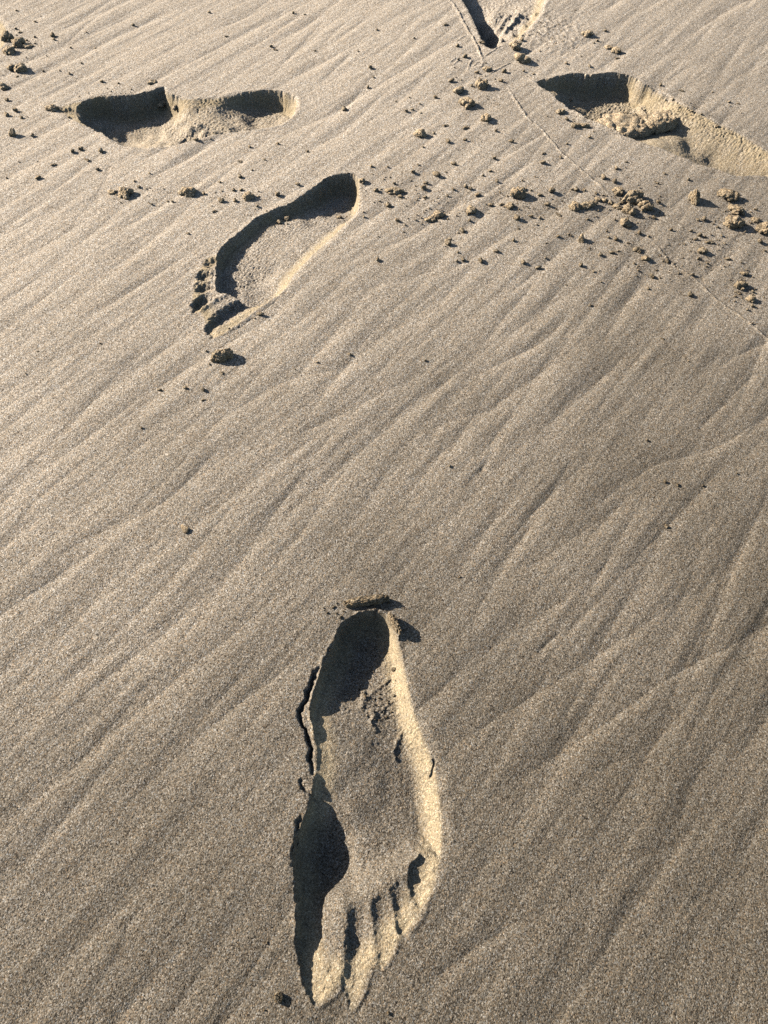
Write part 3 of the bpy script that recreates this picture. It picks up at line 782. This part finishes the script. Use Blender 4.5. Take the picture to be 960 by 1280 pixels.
# the fallen slab inside the upper right footprint
def slab_obj(name, px0, px1, thick, wid, label, seed, zoff, cat, tilt=0.0, hgt=1.0):
    a_, b_ = np.array(P(*px0)), np.array(P(*px1))
    c = (a_ + b_) / 2; L_ = np.hypot(*(b_ - a_)) / 2
    d, f = ICO[5]
    n1 = noise3(d * np.array([2.2, 1, 1]), 2.2, seed); n2 = noise3(d * np.array([2.2, 1, 1]), 6.0, seed + 4); n3 = noise3(d, 16.0, seed + 8)
    sq = np.sign(d) * np.abs(d) ** np.array([0.8, 0.8, 0.55])
    th = np.arctan2(d[:, 1], d[:, 0])
    out = 1 + 0.30 * gnoise(np.cos(th) * 1.6 + seed, np.sin(th) * 1.6, seed) + 0.16 * gnoise(np.cos(th) * 4.5, np.sin(th) * 4.5 + seed, seed + 1) + 0.07 * gnoise(np.cos(th) * 11, np.sin(th) * 11 + seed, seed + 2)
    v = sq * np.array([L_, wid * MM, thick * MM]); v[:, :2] *= out[:, None]
    v = v * (1 + 0.05 * n3)[:, None] + np.array([0, 0, 1]) * (0.35 * n1 + 0.22 * n2 + 0.16 * n3)[:, None] * thick * MM
    me = bpy.data.meshes.new(name); me.from_pydata(v.tolist(), [], f.tolist()); me.polygons.foreach_set('use_smooth', np.ones(len(f), bool))
    at = me.attributes.new('opened_lit', 'FLOAT', 'POINT'); at.data.foreach_set('value', np.ones(len(v), np.float32))
    me.materials.append(SLAB)
    o = bpy.data.objects.new(name, me); COL.objects.link(o)
    o.location = (c[0], c[1], ground_z(*c) + zoff * MM)
    o.rotation_euler = (math.radians(tilt), 0, math.atan2(*(b_ - a_)[::-1]))
    return tag(o, label, cat)
slab_obj('sand_slab', (748, 155), (812, 148), 9, 23, 'lumpy fallen slab of damp sand lying inside the upper right footprint', 31, 5, 'sand slab', 4)
slab_obj('sand_slab', (804, 150), (843, 142), 9, 17, 'smaller broken slab on the right of the fallen slab in the upper right footprint', 57, 6, 'sand slab', -6)
slab_obj('sand_flake', (430, 757), (484, 750), 4.6, 3.0, 'thin tilted flake of sand crust lifted just behind the near footprint heel', 77, 2.5, 'sand flake', -2)
slab_obj('sand_flake', (486, 770), (500, 794), 3.6, 1.8, 'small upright flake of sand on the right shoulder of the near footprint heel', 91, 1.5, 'sand flake', -10)

# the small crumbs: (px, py, size px) by place
CRUMBS = {
 ('tiny crumb of sand scattered around the dark heap near the left edge', 'crumbs by the left edge heap'):
  [(9,125,6),(9,144,7),(20,139,8),(27,147,5),(41,169,6),(44,27,5),(19,35,5),(25,40,5),(66,44,8),(68,49,5),(44,46,4),(88,60,4),(88,93,5),(54,87,4),(21,13,4),(34,50,4),(44,54,4),(22,95,4),(35,146,3),(86,147,5)],
 ('tiny sand crumb on bare sand between upper left footprint and top edge', 'crumbs beyond the upper left footprint'):
  [(167,31,5),(128,103,6),(148,106,4),(102,80,4),(338,57,6),(344,61,6),(367,15,5),(381,17,4),(394,62,4),(283,45,5),(262,15,5),(108,39,3),(119,59,3),(75,89,3)],
 ('small dark crumb of sand below the toe end of the upper left footprint', 'crumbs below the upper left footprint toes'):
  [(102,187,8),(92,190,7),(127,190,8),(109,201,8),(67,206,7),(122,213,7),(49,222,9),(8,222,4),(47,202,3),(24,203,3)],
 ('small sand crumb in the thin row above the middle footprint', 'crumbs in the row above the middle footprint'):
  [(169,228,4),(174,235,7),(190,255,5),(186,254,4),(210,251,4),(216,253,5),(205,237,3),(255,242,5),(277,251,9),(294,251,7),(292,237,6),(302,237,6),(348,243,9),(242,237,5),(322,257,5),(268,264,7),(236,292,5),(188,218,4)],
 ('small sand crumb between the upper left footprint heel and the middle footprint', 'crumbs between the left footprints'):
  [(246,176,9),(300,201,7),(312,183,4),(300,221,7),(331,200,4),(275,228,4),(373,230,7),(385,189,5),(348,180,5),(315,213,3)],
 ('small crumb of sand in the open sand right of the upper left footprint', 'crumbs right of the upper left footprint'):
  [(462,84,8),(467,95,5),(460,107,5),(430,135,9),(448,63,4),(471,37,4),(517,48,4),(545,120,8),(507,138,7),(516,136,5),(525,129,4),(526,141,4),(512,121,4),(542,166,5),(529,184,5),(495,125,3)],
 ('small crumb of sand among the clods below the top footprint', 'crumbs below the top footprint'):
  [(557,32,7),(571,58,7),(580,71,9),(602,54,9),(629,89,9),(627,101,7),(565,100,8),(557,157,8),(582,160,9),(560,178,7),(582,176,6),(619,164,6),(640,177,7),(590,107,5),(597,90,6),(652,50,6),(572,75,5),(667,91,4),(655,88,4)],
 ('small crumb of sand along the rims and shoulders of the upper right footprint', 'crumbs around the upper right footprint'):
  [(709,149,8),(717,158,8),(747,51,5),(757,38,6),(772,71,6),(827,104,6),(852,112,7),(738,81,6),(708,78,5),(708,180,5),(737,172,5),(783,203,4),(912,127,5),(923,129,4),(830,218,4),(718,102,5),(742,53,4),(841,122,5),(866,138,5),(898,157,5),(876,143,4),(915,166,4)],
 ('small crumb of sand scattered right of the middle footprint heel', 'crumbs right of the middle heel'):
  [(469,239,9),(501,246,8),(485,256,9),(475,252,4),(497,275,9),(520,275,4),(464,209,5),(487,222,4),(492,230,6),(514,226,4),(472,325,7),(473,296,3),(465,218,4),(455,271,4),(484,209,4),(480,224,4)],
 ('small sand crumb in the dense scatter between trail line and middle footprint', 'crumbs of the middle scatter'):
  [(618,199,7),(568,205,8),(679,193,6),(679,205,9),(701,197,5),(515,216,8),(547,219,12),(523,207,5),(613,215,6),(603,220,5),(533,229,7),(528,235,10),(567,237,6),(582,233,7),(588,236,6),(621,227,5),(532,246,6),(559,245,4),(598,243,9),(587,274,5),(614,255,8),(627,255,7),(654,238,7),(663,239,4),(675,245,7),(690,241,11),(685,256,8),(698,269,8),(716,258,10),(716,237,7),(664,270,6),(675,272,5),(646,273,9),(557,215,4),(625,240,3)],
 ('small crumb of sand on the near edge of the middle scatter', 'crumbs below the middle scatter'):
  [(579,286,11),(560,303,10),(563,297,6),(572,315,5),(579,323,7),(648,285,4),(642,300,6),(621,314,8),(602,325,11),(654,328,7),(674,332,8),(698,296,6),(712,293,6),(683,304,4),(682,321,4),(711,293,4),(571,325,5)],
 ('small crumb of sand around the knobbly heap right of centre', 'crumbs around the knobbly heap'):
  [(823,253,8),(818,271,7),(839,288,6),(761,297,5),(769,299,8),(750,318,7),(765,316,8),(773,314,5),(785,304,5),(799,291,7),(810,295,5),(793,329,5),(835,326,9),(816,344,10),(727,331,8),(742,339,4),(751,352,4),(754,223,8),(768,228,8),(720,237,8),(735,274,5),(738,381,4),(810,360,5),(770,211,6),(822,230,5),(730,238,5),(745,243,6),(742,253,5),(797,338,4),(768,275,4),(800,252,8),(776,254,8)],
 ('small crumb of sand around the ragged heap by the right edge', 'crumbs by the right edge'):
  [(880,274,8),(873,294,9),(864,288,5),(887,303,11),(873,324,6),(884,329,5),(910,324,8),(865,343,7),(862,368,9),(922,366,9),(940,383,7),(941,365,6),(949,302,8),(860,225,5),(902,295,5),(906,305,4),(956,313,5),(896,284,5),(862,250,4),(931,281,6),(945,262,5),(872,275,5),(870,299,6),(880,296,5),(941,372,4),(919,371,5),(933,388,5)],
 ('tiny crumb of sand near the lone clod below the middle footprint toes', 'crumbs below the middle toes'):
  [(277,467,7),(232,486,7),(255,487,8),(254,500,6),(200,486,6),(327,393,9),(318,398,4),(258,438,4),(262,456,4),(286,411,4),(177,535,4),(47,439,4),(32,466,3),(125,429,3)],
 ('tiny speck of sand on the wide rippled slope between the middle and near footprints', 'specks on the rippled slope'):
  [(397,454,5),(437,443,6),(532,451,5),(562,582,5),(828,423,6),(861,451,4),(808,550,5),(848,605,6),(880,605,5),(834,656,6),(922,591,4),(575,720,4),(832,601,5),(738,380,4),(369,462,3),(708,354,4)],
 ('tiny pebble of sand on the bare sand near the toes of the near footprint', 'pebbles near the near toes'):
  [(486,1266,6),(334,1178,5),(331,1262,4)],
}
def crumb_mesh(*a):
    me = lump_mesh(*a); me.materials[0] = CRUMB
    return me
variants = [crumb_mesh('sand_crumb', 3, n, 900 + 7 * n + k, s, 0.12, (0.36, 0.62)) for k, (n, s) in enumerate(
    [(3, (1.1, 0.9, 0.8)), (4, (1.3, 0.8, 0.7)), (5, (1, 1, 0.9)), (4, (1.0, 0.8, 1.0)), (6, (1.2, 0.9, 0.8)), (5, (0.9, 1.1, 0.85)), (3, (1.5, 0.7, 0.55)), (7, (1.1, 1.0, 0.9))])]
for (lab, grp), pts in CRUMBS.items():
    for px, py, wpx in pts:
        r = 0.5 * wpx * mmpx(px, py) * MM * 0.98
        put_lump('sand_crumb', random.choice(variants), px, py + 0.1 * wpx, r, lab, 'sand crumb', grp, random.uniform(-0.6, 0.6), 0.07)

# ------------------------------------------------------------------ fine grit spilled around the clods: far too many to count
rs = np.random.RandomState(5)
tv, tf = icosphere(1)
GV, GF, nb = [], [], 0
spots = [(785, 255, 40, 22, 170), (920, 272, 32, 26, 110), (650, 250, 45, 26, 110), (545, 262, 40, 22, 80), (610, 110, 32, 42, 90), (930, 362, 22, 22, 60), (20, 65, 26, 28, 80),
         (800, 330, 60, 24, 80), (850, 135, 55, 14, 90), (690, 40, 40, 26, 110), (490, 245, 30, 18, 50), (300, 245, 60, 10, 40), (160, 243, 24, 8, 30), (720, 145, 30, 10, 40), (880, 320, 40, 26, 60), (450, 760, 40, 10, 26), (470, 870, 22, 26, 40), (345, 268, 26, 8, 30), (240, 165, 24, 8, 30), (160, 118, 50, 6, 40)]
for cx, cy, sx, sy, n in spots:
    for _ in range(n):
        px, py = cx + rs.normal() * sx * 0.7, cy + rs.normal() * sy * 0.7
        if not (-10 < px < 975 and 0 < py < 1290): continue
        x, y = P(px, py); z = ground_z(x, y)
        r = MM * (0.45 + 0.75 * rs.rand() ** 3)
        rot = rs.normal(size=(3, 3)); rot, _r = np.linalg.qr(rot)
        v = (tv * (1 + 0.25 * rs.normal(size=(len(tv), 1)))) * np.array([1.2, 0.9, 0.8]) @ rot.T * r + np.array([x, y, z + r * 0.55])
        GV.append(v); GF.append(tf + nb); nb += len(tv)
me = bpy.data.meshes.new('sand_grit'); me.from_pydata(np.concatenate(GV).tolist(), [], np.concatenate(GF).tolist())
me.polygons.foreach_set('use_smooth', np.ones(len(me.polygons), bool)); me.materials.append(CRUMB)
o = bpy.data.objects.new('sand_grit', me); COL.objects.link(o)
tag(o, 'fine sand grit spilled around the clods and footprint rims', 'grit', kind='stuff')

# ------------------------------------------------------------------ camera, light, sky
cam = bpy.data.cameras.new('camera'); co = bpy.data.objects.new('camera', cam); COL.objects.link(co)
co.location = (0, 0, CAM_H); co.rotation_euler = (math.pi / 2 - PITCH, 0, 0)
cam.sensor_fit = 'HORIZONTAL'; cam.angle = 2 * math.atan(480 / FPX); cam.clip_start = 0.01; cam.clip_end = 400
SC.camera = co

sun = bpy.data.lights.new('sun', 'SUN'); sun.energy = 5.0; sun.angle = math.radians(0.5); sun.color = (1.0, 0.94, 0.85)
so = bpy.data.objects.new('sun', sun); COL.objects.link(so)
to = np.array([-SD[0] * math.cos(SUN_EL), -SD[1] * math.cos(SUN_EL), math.sin(SUN_EL)])     # towards the sun
from mathutils import Vector
so.rotation_euler = Vector(to).to_track_quat('Z', 'Y').to_euler(); so.location = (-2, 1, 2)
w = bpy.data.worlds.new("World"); SC.world = w; w.use_nodes = True
nt = w.node_tree; bg = nt.nodes['Background']
sky = nt.nodes.new('ShaderNodeTexSky'); sky.sky_type = 'NISHITA'; sky.sun_disc = False
sky.sun_elevation = SUN_EL; sky.sun_rotation = math.atan2(to[0], to[1])
nt.links.new(sky.outputs[0], bg.inputs[0]); bg.inputs[1].default_value = 0.05
SC.view_settings.view_transform = 'Standard'; SC.view_settings.look = 'None'; SC.view_settings.exposure = 0
SC.cycles.use_denoising = False
SC.cycles.max_bounces = 4; SC.cycles.diffuse_bounces = 0
